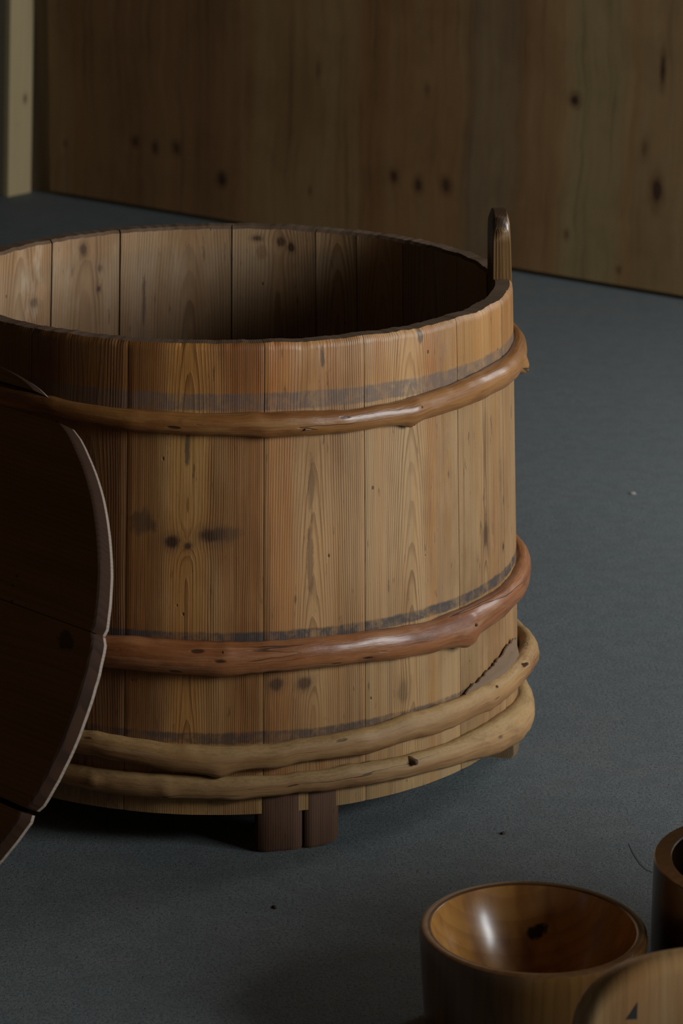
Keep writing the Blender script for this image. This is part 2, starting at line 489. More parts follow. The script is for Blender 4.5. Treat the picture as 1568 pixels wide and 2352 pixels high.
OR, RB, DB, YL, GY = (1.0, 0.72, 0.42), (0.78, 0.64, 0.52), (0.60, 0.50, 0.40), (1.22, 1.22, 1.0), (0.86, 0.88, 0.92)
STRIPS = (
    ((U(-24), U(-19), 0.01, (0.92, 0.80, 0.68), 0.6), (U(-35), U(-31), 0.008, GY, 0.6)),
    ((U(-47), U(-44), 0.008, (1.05, 0.86, 0.62), 0.7), (U(-60), U(-57), 0.01, (0.92, 0.78, 0.6), 0.6), (U(-53.5), U(-48), 0.006, (1.08, 1.06, 1.0), 0.6)),
    ((U(-80), U(-75.5), 0.01, (0.95, 0.74, 0.50), 0.8), (U(-74.5), U(-69), 0.006, (1.08, 1.06, 0.98), 0.6), (U(-66), U(-62), 0.01, GY, 0.5)),
    ((U(-105.5), U(-99), 0.015, DB, 0.85), (U(-97.5), U(-91), 0.010, YL, 0.8), (U(-88.5), U(-81), 0.012, RB, 0.6)),
    ((U(-126), U(-106), 0.01, (0.7, 0.6, 0.5), 0.6),),
)


def inner_mats():
    R = {}
    spec = [
        (138.0, 160.0, 149.0, ((U(143.5), 0.60, 0.010, 0.008, 0.5),), 0.55, ((U(141.5), 0.615, .012, .02, (.33, .19, .09), .6),)),
        (118.7, 138.0, 128.0, ((U(128.6), 0.668, 0.008, 0.011, 0.75), (U(124.0), 0.635, 0.005, 0.006, 0.5),
                               (U(124.3), 0.604, 0.004, 0.005, 0.8)), 0.35, ()),
        (91.4, 118.7, 101.5, (), 0.15, ((U(112.5), 0.575, .004, .055, (.07, .045, .03), .7),)),
        (71.6, 91.4, 80.5, ((U(85.6), 0.672, 0.009, 0.005, 0.75), (U(79.9), 0.668, 0.008, 0.009, 0.8), (U(77.5), 0.66, 0.006, 0.008, 0.9)),
         0.15, ((U(84.5), 0.65, .01, .016, (.20, .11, .05), .7),)),
        (61.4, 71.6, 66.0, (), 0.05, ()),
        (48.8, 61.4, 55.0, (), 0.0, ()),
    ]
    for (a, b, p, kn, pale, stn) in spec:
        R[a] = wood('old_inner_pine_%d' % int(a), (0.37, 0.25, 0.145), (0.18, 0.108, 0.056), (0.88, 0.75, 0.60), pu=U(p),
                    d0=0.012, k=-0.06 if a < 100 else 0.05, s=0.0046, knots=kn, stains=stn, seed=a * 0.37, rough=0.62, bump=0.4,
                    lighten=((0.50, 0.40, 0.29), pale) if pale else None, streak=0.7, spec=0.25, patina=0.8,
                    zone=((0.655, 0.8, 0.012, (1.18, 1.08, 0.95), 0.7), (0.0, 0.59, 0.05, (0.72, 0.64, 0.58), 0.8)))  # paler towards the rim, darker lower down
    R['any'] = wood('old_inner_pine', (0.27, 0.18, 0.105), (0.15, 0.09, 0.05), (0.8, 0.7, 0.6), pu=0.3, d0=0.02, k=0.05,
                    seed=2.2, rough=0.65, bump=0.35, spec=0.2)
    return R


INN = inner_mats()
OUTANY = wood('old_outer_pine', (0.26, 0.145, 0.062), (0.13, 0.066, 0.028), (0.85, 0.66, 0.5), pu=0.1, d0=0.02, k=0.05, spec=0.2, rough=0.6,
              seed=6.1, bands=BANDS, dust=DUST)
WALL = 0.028


def stave(a0, a1, mo, mi, top=None, gap=0.0009, zt=TZT, gap_in=0.0009):
    """One stave between two angles: outer skin, inner skin, rim, sides; top() gives the rim line."""
    nu = max(4, int(abs(a1 - a0) / 0.6))
    zs = [TZB, TZB + 0.006, 0.12, 0.2, 0.3, 0.4, 0.5, 0.58, 0.64, 1.0]
    verts, uv = [], []
    g = math.degrees(gap / UR) * 0.5
    cols = []
    for i in range(nu + 1):
        t = i / nu
        ph = rad(a0 + g + (a1 - a0 - 2 * g) * t)
        gi = math.degrees(gap_in / UR) * 0.5
        phi_ = rad(a0 + gi + (a1 - a0 - 2 * gi) * t)
        rim = zt + 0.0022 * mnoise.noise((ph * 9, 3.1, 0)) + 0.0012 * mnoise.noise((ph * 45, 1.7, 0))
        nick = 0.005 * max(0.0, mnoise.noise((ph * 70, 7.7, 0)) - 0.28) + 0.004 * max(0.0, mnoise.noise((ph * 23, 2.7, 0)) - 0.3)
        if top:
            rim = top(t)
        edge = min(t, 1 - t) * abs(rad(a1 - a0)) * UR
        arris = 0.0011 * max(0.0, 1 - edge / 0.0035)             # eased joint edges
        col = []
        for z in zs[:-1]:
            col.append((ph, -arris + (0.0006 * mnoise.noise((ph * 14, z * 6, 0))), z, 0))
        col.append((ph, -arris, rim - 0.010 - nick, 0))
        col.append((ph, -arris - 0.0008 - nick * 0.6, rim - 0.004 - nick, 0))
        col.append((ph, -0.0042 - nick, rim, 0))
        col.append((phi_, -WALL + 0.0035, rim, 1))
        col.append((phi_, -WALL - arris * .5, rim - 0.0045, 1))
        for z in (0.64, 0.55, 0.42, 0.28, 0.12, TZB):
            col.append((phi_, -WALL - arris * .5, z, 1))
        cols.append(col)
    n = len(cols[0])
    for col in cols:
        for (ph, ex, z, s) in col:
            verts.append(tl(oval(ph, ex, z)))
            uv.append((ph * UR if ph > -9 else ph * UR, z))
    faces, fm = [], []
    no = 11
    for i in range(nu):
        for j in range(n):
            j2 = (j + 1) % n
            faces.append((i * n + j, (i + 1) * n + j, (i + 1) * n + j2, i * n + j2))
            fm.append(0 if j < no else (2 if j < no + 2 else (1 if j < n - 1 else 2)))
    faces.append(tuple(range(n)))
    fm.append(2)
    faces.append(tuple(nu * n + k for k in reversed(range(n))))
    fm.append(2)
    return mk('stave', verts, faces, [mo, mi, EDGE], tub, uv=uv, fm=fm, auto=35)


def inner_for(a):
    a = a % 360
    for k in (138.0, 118.7, 91.4, 71.6, 61.4, 48.8):
        if a >= k and a < 165:
            return INN[k]
    return INN['any']


for i, (a0, a1, li, da, ti, p, d0, k, kn, st) in enumerate(PAR):
    m = wood('outer_stave_pine_%d' % i, li, da, ti, pu=U(p), d0=d0, k=k, knots=kn, stains=st, bands=BANDS, dust=DUST, zone=ZONE,
             seed=i * 2.7 + 0.4, strips=STRIPS[i], patina=1.0, squeeze=1.7, thin=0.42, s=(0.0040, 0.0046, 0.0050, 0.0046, 0.0040)[i], rough=0.45, bump=0.6, contrast=1.0)
    stave(a0, a1, m, INN['any'])
# right-hand stave up to the lug, then the lug stave that stands above the rim
HA0, HA1 = 3.0, 12.0
stave(-16.5, HA0, wood('outer_stave_pine_right', (0.40, 0.255, 0.128), (0.20, 0.110, 0.05), (0.9, 0.74, 0.58), pu=U(-4), d0=0.03, k=0.03,
                       bands=BANDS, dust=DUST, zone=ZONE, seed=9.3, patina=1.0, s=0.003), INN['any'])


def lug_stave(a0, a1):
    """Stave running up into a round-topped lug."""
    LUG = wood('polished_lug_wood', (0.215, 0.115, 0.040), (0.050, 0.023, 0.009), (0.75, 0.55, 0.4), pu=U((a0 + a1) / 2 + 14), d0=0.0, k=0.02,
               s=0.006, rough=0.26, coat=0.25, streak=1.4, seed=1.1, bump=0.9)
    DK = wood('shaded_lug_face_wood', (0.075, 0.042, 0.022), (0.035, 0.018, 0.009), (0.8, 0.7, 0.6), pu=0, rough=0.35, coat=0.2, seed=1.9)  # darker copy of the lug wood: shade of inner face put into colour
    nu, verts, faces, uv, fm = 14, [], [], [], []
    body = [0.0561, 0.2, 0.4, 0.6, 0.69]
    for i in range(nu + 1):
        t = i / nu
        ph = rad(a0 + 0.08 + (a1 - a0 - 0.16) * t)
        q = abs(2 * t - 1)
        topz = 0.765 + 0.021 * math.sqrt(max(0.0, 1 - q ** 2.4))
        zs = body + [0.69 + (topz - 0.69) * h for h in (0.35, 0.7, 0.9, 1.0)]
        ins = [0, 0, 0, 0, 0, .0005, .001, .002, .0055]
        e = 0.0016 * (1 if q > 0.93 else 0)
        for z, n in zip(zs, ins):
            verts.append(tl(oval(ph, -n - e, z)))
            uv.append((ph * UR, z))
        for z, n in reversed(list(zip(zs, ins))):
            verts.append(tl(oval(ph, -WALL + n + e, z)))
            uv.append((ph * UR + 0.03, z))
    n = 18
    for i in range(nu):
        for j in range(n):
            j2 = (j + 1) % n
            faces.append((i * n + j, (i + 1) * n + j, (i + 1) * n + j2, i * n + j2))
            fm.append(0 if j < 8 else 1)
    # side faces as strips so the grain runs up them
    for b, flip in ((0, 0), (nu * n, 1)):
        for j in range(8):
            q = (b + j, b + j + 1, b + 16 - j, b + 17 - j)
            faces.append(q if flip else tuple(reversed(q)))
            fm.append(0)
    return mk('handle_stave', verts, faces, [LUG, DK], tub, uv=uv, fm=fm, auto=50)


lug_stave(HA0, HA1)
stave(HA1, 30.0, OUTANY, INN['any'])
stave(30.0, 48.8, OUTANY, INN['any'])
for a0, a1 in ((48.8, 61.4), (61.4, 71.6), (71.6, 91.4), (91.4, 118.7), (118.7, 138.0), (138.0, 160.0)):
    stave(a0, a1, OUTANY, INN[a0], gap=-0.0004, gap_in=0.0030 if a0 > 91 else 0.0016)
stave(160.0, 178.0, OUTANY, INN['any'])
lug_stave(178.0, 187.0)
stave(187.0, 211.0, OUTANY, INN['any'])
stave(211.0, 234.0, OUTANY, INN['any'])

# base boards inside the tub
for k in range(4):
    x0, x1 = -0.40 + k * 0.2, -0.40 + (k + 1) * 0.2 - 0.001
    pts = []
    for s in (0, 1):
        for q in range(9):
            x = x0 + (x1 - x0) * (q / 8 if s == 0 else 1 - q / 8)
            y = math.sqrt(max(0.0, 0.378 ** 2 - min(0.3779, abs(x)) ** 2))
            pts.append((x, -y if s == 0 else y))
    vv = [(x, y, 0.10) for x, y in pts] + [(x, y, 0.125) for x, y in pts]
    nn = len(pts)
    ff = [tuple(reversed(range(nn))), tuple(range(nn, 2 * nn))] + [(i, (i + 1) % nn, nn + (i + 1) % nn, nn + i) for i in range(nn)]
    mk('base_board', vv, ff, INN['any'], tub, uv=[(x, y) for x, y, z in vv], smooth=False)

# ---- branch hoops
def lerp_tab(tab, x):
    if x <= tab[0][0]: return tab[0][1:]
    for p, q in zip(tab, tab[1:]):
        if x <= q[0]:
            t = (x - p[0]) / (q[0] - p[0])
            return tuple(a + (b - a) * t for a, b in zip(p[1:], q[1:]))
    return tab[-1][1:]


def hoop(tab, mat, seed, knobs, gap=0.0, crooked=1.0, flat=0.85, name='branch_hoop'):
    """Bent branch that follows the tub: tab = (deg, z, half thickness), smoothed."""
    N, K = 420, 18
    a_lo, a_hi = tab[0][0], tab[0][0] + 360
    tab = list(tab) + [(a_hi, tab[0][1], tab[0][2])]
    raw = [lerp_tab(tab, a_lo + 360 * i / N) for i in range(N)]
    sm = []
    for i in range(N):
        sm.append(tuple(sum(raw[(i + d) % N][c] for d in range(-3, 4)) / 7 for c in (0, 1)))
    verts, luv, faces = [], [], []
    for i in range(N):
        deg = a_lo + 360 * i / N
        ph = rad(deg)
        z, h = sm[i]
        h *= 1 + (0.045 * mnoise.noise((deg * 0.12, seed, 0)) + 0.022 * mnoise.noise((deg * 0.33, seed, 5))) * crooked
        z += crooked * (0.0014 * mnoise.noise((deg * 0.16, seed + 4, 0)) + 0.0008 * mnoise.noise((deg * 0.42, seed + 4, 2)))
        go = gap(deg) if callable(gap) else gap
        go += 0.0012 * crooked * (0.6 + mnoise.noise((deg * 0.1, seed + 8, 0)))
        for k in range(K):
            t = 2 * pi * k / K
            rr = h * (1 + 0.05 * mnoise.noise((math.cos(t) * 1.6 + seed, math.sin(t) * 1.6, deg * 0.11)))
            rr *= 1 + 0.018 * crooked * mnoise.noise((math.cos(t) * 3.2 + seed, math.sin(t) * 3.2, deg * 0.4))
            for (kd, kt, amp, wd) in knobs:
                dk = (deg - kd)
                dt = math.atan2(math.sin(t - kt), math.cos(t - kt))
                rr += amp * math.exp(-(dk / wd) ** 2 - (dt / 0.62) ** 2)
            ox = h * 0.25 + go + rr * 0.75 * math.cos(t)
            verts.append(tl(oval(ph, max(ox, -0.003), z + rr * math.sin(t) - 0.0034 * max(0.0, -math.sin(ph)))))
    for i in range(N):
        i2 = (i + 1) % N
        for k in range(K):
            k2 = (k + 1) % K
            faces.append((i * K + k, i2 * K + k, i2 * K + k2, i * K + k2))
            u0, u1 = k / K * 0.11, (k + 1) / K * 0.11
            v0, v1 = (a_lo + 360 * i / N) * 0.0075, (a_lo + 360 * (i + 1) / N) * 0.0075
            luv.append(((u0, v0), (u0, v1), (u1, v1), (u1, v0)))
    return mk(name, verts, faces, mat, tub, luv=luv, auto=70)


def branch_mat(name, light, dark, tint, seed, rough, coat, dusty=None):
    g = G(name)
    u, v, w = g.coords('uv')
    n1 = g.noise(g.vec(g.mul(u, 26), g.mul(v, 2.4), seed), 1.0, 4.0, 0.6)
    n2 = g.noise(g.vec(g.mul(u, 120), g.mul(v, 6.0), seed + 2), 1.0, 4.0, 0.7)
    n3 = g.noise(g.vec(g.mul(u, 60), g.mul(v, 40), seed + 5), 1.0, 3.0, 0.6)
    n4 = g.noise(g.vec(g.mul(u, 46), g.mul(v, 9), seed + 7), 1.0, 4.0, 0.62)
    n5 = g.noise(g.vec(g.mul(u, 420), g.mul(v, 14), seed + 3), 1.0, 2.0, 0.6)
    col = g.mix(g.ss(n1, 0.34, 0.66), light, dark)
    col = g.mix(g.mul(g.ss(n2, 0.46, 0.70), 0.55), col, tint)
    col = g.mix(g.mul(g.ss(n4, 0.50, 0.66), 0.6), col, g.mix(1.0, col, (0.50, 0.40, 0.32), 'MULTIPLY'))
    col = g.mix(g.mul(g.ss(n5, 0.52, 0.72), 0.35), col, g.mix(1.0, col, (0.45, 0.36, 0.28), 'MULTIPLY'))
    col = g.mix(g.mul(g.ss(n3, 0.62, 0.80), 0.5), col, g.mix(0.5, dark, (0.02, 0.01, 0.005)))
    pits = g.ss(g.voro(g.vec(g.mul(u, 34), g.mul(v, 9), seed), 1.0), 0.10, 0.05)
    col = g.mix(g.mul(pits, 0.85), col, (0.025, 0.012, 0.007))
    crack = g.ss(g.m('ABSOLUTE', g.sub(g.noise(g.vec(g.mul(u, 30), g.mul(v, 1.6), seed + 11), 1.0, 2.0), 0.5)), 0.006, 0.002)
    crack = g.mul(crack, g.ss(g.noise(g.vec(g.mul(u, 8), g.mul(v, 3), seed), 1.0, 2.0), 0.5, 0.58))
    col = g.mix(g.mul(crack, 0.8), col, (0.03, 0.015, 0.008))
    if dusty:                                   # settled dust on the upward side
        geo = g.n.new('ShaderNodeNewGeometry')
        s = g.n.new('ShaderNodeSeparateXYZ')
        g.l.new(geo.outputs['True Normal'], s.inputs[0])
        dn = g.noise(g.vec(g.mul(u, 260), g.mul(v, 120), seed), 1.0, 3.0, 0.7)
        col = g.mix(g.mul(g.mul(g.ss(s.outputs[2], -0.05, 0.8), g.ss(dn, 0.2, 0.7)), dusty[1]), col, dusty[0])
    h = g.add(g.add(g.mul(n2, 0.7), g.add(g.mul(n3, 0.5), g.add(g.mul(n4, 1.4), g.mul(n5, 0.25)))), g.add(g.mul(pits, -1.2), g.mul(crack, -1.5)))
    return g.out(col, g.add(g.add(rough, g.mul(n2, 0.2)), g.mul(g.sub(n4, 0.5), 0.3)), h, 0.6, 0.0016, coat, 0.45)


AMBER = branch_mat('polished_amber_branch', (0.315, 0.142, 0.040), (0.195, 0.073, 0.018), (0.36, 0.19, 0.072), 1.0, 0.30, 0.22)
RED = branch_mat('polished_red_branch', (0.33, 0.130, 0.046), (0.20, 0.066, 0.020), (0.38, 0.20, 0.095), 5.0, 0.32, 0.18)
DUSTY = branch_mat('dusty_tan_branch', (0.36, 0.195, 0.072), (0.25, 0.115, 0.040), (0.38, 0.25, 0.12), 9.0, 0.55, 0.0,
                   ((0.41, 0.285, 0.112), 0.6))
DUSTY2 = branch_mat('dusty_olive_branch', (0.35, 0.195, 0.075), (0.25, 0.118, 0.043), (0.36, 0.24, 0.11), 13.0, 0.6, 0.0,
                    ((0.40, 0.285, 0.116), 0.65))

H1 = [(-150, .600, .0125), (-132.3, .597, .0125), (-121.8, .5985, .0126), (-112.9, .5947, .0124), (-104.6, .5933, .0138), (-96.9, .5926, .0140),
      (-84.6, .5908, .0154), (-77.7, .5897, .0164), (-65.3, .5874, .0150), (-56, .5872, .0155), (-51.4, .5878, .0182), (-47, .589, .0170), (-39.9, .5918, .0172),
      (-33.3, .5942, .0190), (-24.5, .5958, .0192), (-12, .596, .0190), (0, .597, .0165), (20, .600, .0155), (90, .60, .015), (170, .60, .0135)]
H2 = [(-150, .281, .020), (-107.9, .2800, .0212), (-103.9, .2815, .0222), (-96.4, .2811, .0232), (-89.0, .2796, .0226), (-81.5, .2796, .0215),
      (-69.8, .2806, .0208), (-61.4, .2780, .0207), (-46.8, .2711, .0214), (-39.5, .2690, .0262), (-36.5, .2695, .0255), (-31.6, .2727, .0215), (-21.3, .2721, .0195),
      (-8, .272, .0195), (6, .273, .0185), (30, .275, .018), (120, .28, .018)]
H3 = [(-150, .150, .0165), (-111.9, .1496, .0166), (-103.9, .1466, .0174), (-96.3, .1425, .0186), (-90.5, .1388, .0205), (-87, .1385, .0195), (-83, .1405, .0165),
      (-74.3, .1462, .0166), (-63.2, .1469, .0176), (-53.1, .1515, .0186), (-40.9, .1500, .0192), (-31.0, .1497, .0186), (-21.9, .1470, .0190),
      (-10, .1470, .0190), (2, .1430, .020), (12, .134, .018), (40, .135, .015), (120, .155, .016)]
H4 = [(-150, .102, .015), (-115.7, .1010, .0150), (-111.8, .1000, .0166), (-103.9, .1008, .0163), (-96.3, .1011, .0172), (-88.9, .0990, .0162), (-81.4, .1003, .0152),
      (-74.2, .1018, .0140), (-63.2, .1012, .0164), (-52.8, .0974, .0158), (-40.6, .0926, .0172), (-31.7, .0885, .0225), (-22.5, .0800, .0265),
      (-12, .0700, .0265), (-2, .062, .0235), (12, .062, .018), (60, .09, .016), (130, .10, .015)]
h1 = hoop(H1, AMBER, 1.3, ((-8.0, -0.70, 0.0125, 1.5), (-51.5, -1.4, 0.005, 1.5), (-51, 0.2, 0.004, 2.0), (-104.5, -0.8, 0.003, 1.8), (-80.5, -0.9, 0.0025, 2.4),
                           (-83, 1.0, 0.002, 2.0), (-24, 0.3, 0.002, 3), (-66, .4, .0015, 1.5), (120, 1, .004, 2)), gap=0.0012)
h2 = hoop(H2, RED, 3.7, ((-38.2, -0.75, 0.0062, 2.5), (-37.2, 0.3, 0.0035, 1.8), (-88, 0.6, 0.0025, 1.4), (-88, -1.3, 0.002, 3.5), (-60, 1.3, 0.0015, 3),
                         (-105, 1.2, 0.002, 2), (100, 0, .004, 2)), gap=0.0015)
h3 = hoop(H3, DUSTY, 6.1, ((-88.6, -1.1, 0.0055, 1.6), (-28.5, 0.8, 0.004, 0.9), (-12, 0.5, 0.005, 2.0), (-63, 0.7, 0.002, 1.2), (-3, -0.3, 0.004, 3)),
          gap=lambda d: 0.001 + 0.009 * math.exp(-((d - 2) / 14) ** 2), crooked=1.5)
h4 = hoop(H4, DUSTY2, 8.8, ((-97.5, -0.3, 0.003, 1.3), (-85.5, -1.0, 0.002, 1.8), (-110.5, 0.2, 0.004, 1.0), (-73, 0.4, 0.002, 0.8), (-20, 0.6, 0.003, 4.0)),
          gap=0.001, crooked=1.3)
tag(h1, label='upper amber branch hoop')
tag(h2, label='thick red brown middle branch hoop')
tag(h3, label='dusty tan branch hoop, upper of the lowest pair')
tag(h4, label='dusty tan lowest branch hoop')


def stub(hoop_o, deg, z, ex, size, tilt_z, mat, name='twig_stub'):
    """Broken side twig on a hoop: a short tapered peg with a ragged end."""
    base = oval(rad(deg), ex, z)
    outw = (oval(rad(deg), ex + 0.1, z) - oval(rad(deg), ex, z)).normalized()
    d = (outw + Vector((0, 0, tilt_z))).normalized()
    s1 = d.cross(Vector((0, 0, 1))).normalized()
    s2 = s1.cross(d)
    vv, ff = [], []
    rings = [(-0.5, 1.25), (0.0, 1.0), (0.5, 0.8), (0.9, 0.72), (1.1, 0.35)]
    K = 9
    for (h, r) in rings:
        for k in range(K):
            t = 2 * pi * k / K
            j = 1 + 0.25 * mnoise.noise((k * 1.7, h * 3, deg))
            p = base + d * size * (h + (0.3 * mnoise.noise((k * 2.1, deg, 1)) if h > 0.8 else 0)) + (s1 * math.cos(t) + s2 * math.sin(t)) * size * 0.55 * r * j
            vv.append(tl(p))
    for i in range(len(rings) - 1):
        for k in range(K):
            ff.append((i * K + k, i * K + (k + 1) % K, (i + 1) * K + (k + 1) % K, (i + 1) * K + k))
    ff.append(tuple((len(rings) - 1) * K + k for k in range(K)))
    ff.append(tuple(reversed(range(K))))
    o = mk(name, vv, ff, mat, hoop_o, uv=[(p.x + p.y, p.z) for p in vv], auto=50)
    return o


STUB = wood('broken_twig_wood', (0.16, 0.085, 0.045), (0.05, 0.025, 0.014), (0.7, 0.6, 0.5), s=0.002, rough=0.7, seed=2)
SPUR = wood('spur_wood', (0.34, 0.20, 0.085), (0.22, 0.115, 0.045), (0.85, 0.7, 0.55), s=0.004, rough=0.45, seed=3)
stub(h4, -52.3, 0.103, 0.015, 0.010, 0.15, STUB)
stub(h3, -28.4, 0.160, 0.016, 0.0055, 0.6, STUB)
stub(h3, -14.5, 0.160, 0.022, 0.0055, 0.5, STUB)
stub(h2, -37.4, 0.2725, 0.026, 0.0050, 0.2, STUB)
stub(h2, -88.0, 0.288, 0.019, 0.0050, 0.45, STUB)
stub(h1, -51.0, 0.571, 0.008, 0.0055, -0.9, STUB)
stub(h1, -50.0, 0.591, 0.018, 0.0040, 0.25, SPUR)
stub(h1, -73.8, 0.581, 0.016, 0.0035, 0.0, STUB)

# loose bark wedged behind the third hoop on the right
def bark():
    vv, ff, uv = [], [], []
    n = 44
    for i in range(n + 1):
        t = i / n
        deg = -36.5 + t * 25.0
        top = 0.169 + 0.026 * min(1.0, t * 1.4) - 0.004 * max(0, t - 0.72) / 0.28
        top += 0.005 * mnoise.noise((t * 14, 2.2, 0)) + 0.003 * mnoise.noise((t * 40, 5.2, 0))
        top = 0.167 if i == 0 else top
        zb = 0.150
        for j in range(5):
            z = zb + (top - zb) * j / 4
            lift = 0.0035 + 0.006 * (1 - j / 4) * min(1, 3 * t)
            for e in (0, 1):
                vv.append(tl(oval(rad(deg), lift + (0.0024 if e == 0 else 0) + 0.001 * mnoise.noise((t * 20, z * 80, 0)), z)))
                uv.append((z, t * 0.2))
    s = 10
    for i in range(n):
        for j in range(4):
            a = i * s + j * 2
            ff.append((a, a + s, a + s + 2, a + 2))
            ff.append((a + 1, a + 3, a + s + 3, a + s + 1))
        a = i * s + 8
        ff.append((a, a + s, a + s + 1, a + 1))
        a = i * s
        ff.append((a, a + 1, a + s + 1, a + s))
    BK = wood('peeling_bark', (0.215, 0.145, 0.092), (0.125, 0.078, 0.048), (0.8, 0.72, 0.65), s=0.03, contrast=0.3, rough=0.8, seed=12, bump=0.6, patina=0.8, spec=0.2)
    return mk('bark_flake', vv, ff, BK, h3, uv=uv, auto=40)


bark()

# feet: short dark blocks under the staves, the front one split in two
FOOT = wood('dark_foot_wood', (0.165, 0.092, 0.058), (0.062, 0.032, 0.020), (0.6, 0.5, 0.42), s=0.0032, rough=0.75, spec=0.15, patina=1.0, seed=21, streak=1.6, k=0.02, d0=0.05)


FOOT2 = wood('weathered_foot_wood', (0.22, 0.155, 0.085), (0.09, 0.055, 0.03), (0.7, 0.6, 0.5), s=0.0032, rough=0.75, spec=0.15, seed=25, patina=1.0)


def foot(a0, a1, zb0, zb1, ztop=0.088, ex=0.0012, thick=0.05, chip=0.0, mat=None):
    nu, vv, ff, uv = 8, [], [], []
    for i in range(nu + 1):
        t = i / nu
        ph = rad(a0 + (a1 - a0) * t)
        zb = zb0 + (zb1 - zb0) * t
        if chip and t > 0.6:
            zb += chip * ((t - 0.6) / 0.4) ** 2
        e = 0.004 * (1 if i in (0, nu) else 0)
        ring = [(ex - e, ztop), (ex - e, 0.05), (ex - e, zb + 0.006), (ex - 0.004 - e, zb), (-thick + 0.004 + e, zb), (-thick + e, zb + 0.005), (-thick + e, ztop)]
        for (x, z) in ring:
            vv.append(tl(oval(ph, x, z)))
            uv.append((ph * UR + (x if x < -0.01 else 0), z))
    n = 7
    for i in range(nu):
        for j in range(n):
            j2 = (j + 1) % n
            ff.append((i * n + j, (i + 1) * n + j, (i + 1) * n + j2, i * n + j2))
    ff.append(tuple(range(n)))
    ff.append(tuple(nu * n + k for k in reversed(range(n))))
    return mk('leg', vv, ff, mat or FOOT, tub, uv=uv, auto=35)


foot(-81.7, -73.6, 0.0, 0.0)
foot(-73.1, -66.6, 0.0, 0.003, chip=0.006)
foot(-9.5, 0.5, 0.0, 0.0, mat=FOOT2)
foot(98.0, 112.0, 0.0, 0.0)
foot(168.0, 182.0, 0.0, 0.0)

# ------------------------------------------------------------------ the leaning lid
th, ph_ = rad(44), rad(29)
LU = Vector((math.cos(th), -math.sin(th), 0))
LB = Vector((math.sin(th), math.cos(th), 0))
LW = Vector((0, 0, 1)) * math.cos(ph_) + LB * math.sin(ph_)
LN = LU.cross(LW)                                  # faces away from the viewer side or towards, fixed below
if LN.dot(Vector((0, 3, -1))) > 0:
    LN = -LN                                       # LN = visible face normal
OFF = 0.55
P0 = Vector((TC.x, TC.y, 0)) - LB * OFF
P0.z = 0.56
LC = P0 + LU * 0.0827 + LW * -0.2686 + LN * 0.021
LR = 0.3864
LIFT = 0.0
lid = empty('tub_lid', LC)
lid.matrix_world = Matrix((LU, LW, LN)).transposed().to_4x4()
lid.matrix_world.translation = LC
tag(lid, 'round dark brown plank lid standing tilted against the left of the tub', 'lid')
LIDW = [wood('dark_lid_board_%d' % i, (0.30, 0.130, 0.036), (0.20, 0.080, 0.022), (0.7, 0.6, 0.55), pu=0.05 * i, d0=0.05, k=0.03, s=0.006, rough=0.5,
             seed=30 + i * 3, contrast=0.5, kind='uv', spec=0.12,
             stains=[((-1) ** q * 0.05 + 0.02 * i, 0.15 + q * 0.09, 0.014, 0.018, (0.045, 0.018, 0.007), 0.75) for q in range(3)])
        for i in range(4)]
LEDGE = wood('worn_lid_edge_wood', (0.036, 0.017, 0.009), (0.018, 0.008, 0.005), (0.85, 0.72, 0.62), s=0.004, rough=0.75, spec=0.1, seed=41, kind='obj', axes=(0, 1, 2), contrast=0.8, k=0.3)
PALEARRIS = wood('lid_arris_catch_light', (0.31, 0.25, 0.205), (0.21, 0.16, 0.125), (0.9, 0.85, 0.8), s=0.004, rough=0.4, seed=44, coat=0.1)  # catch light along the back arris, put into the colour


def lid_board(y0, y1, shift, idx, th_=0.030):
    """Board of the round lid between two chords; front at z=0, back at z=-th_."""
    def xr(y, r): return math.sqrt(max(0.0, r * r - y * y))
    ym = [y0 + (y1 - y0) * k / 26 for k in range(27)]
    yy = [y for y in ym]
    vv, ff, fm, uv = [], [], [], []
    prof = [(-0.0035, 0.0), (-0.001, -0.0018), (0.0, -0.005), (0.0, -th_ + 0.0105), (-0.0018, -th_ + 0.0075), (-0.0045, -th_ + 0.0015), (-0.008, -th_)]
    rad_at = lambda: LR
    L, Rr = [], []
    for side, lst in ((1, Rr), (-1, L)):
        for i, y in enumerate(yy):
            w = 0.0016 * mnoise.noise((y * 14, side * 3.0, idx)) + 0.0006 * mnoise.noise((y * 70, side, idx))
            rnd = 0.0
            dy = min(abs(y - y0), abs(y - y1))
            rnd = 0.004 * max(0.0, 1 - dy / 0.008) ** 2
            row = []
            for (dx, z) in prof:
                row.append(len(vv))
                vv.append((side * (xr(y, LR) + dx + w - rnd) + shift, y, z))
                uv.append((y, vv[-1][0]))
            lst.append(row)
    n = len(yy)
    for lst in (Rr, L):
        for i in range(n - 1):
            for j in range(len(prof) - 1):
                ff.append((lst[i][j], lst[i + 1][j], lst[i + 1][j + 1], lst[i][j + 1]))
                fm.append(1 if j < 3 else 2)
    for i in range(n - 1):                              # front and back faces
        ff.append((L[i][0], Rr[i][0], Rr[i + 1][0], L[i + 1][0])); fm.append(0)
        ff.append((L[i][-1], Rr[i][-1], Rr[i + 1][-1], L[i + 1][-1])); fm.append(0)
    for i in (0, n - 1):                                # joint faces
        ff.append(tuple(L[i]) + tuple(reversed(Rr[i]))); fm.append(1)
    o = mk('board', vv, ff, [LIDW[idx % 4], LEDGE, PALEARRIS], lid, uv=uv, fm=fm, auto=35)
    return o


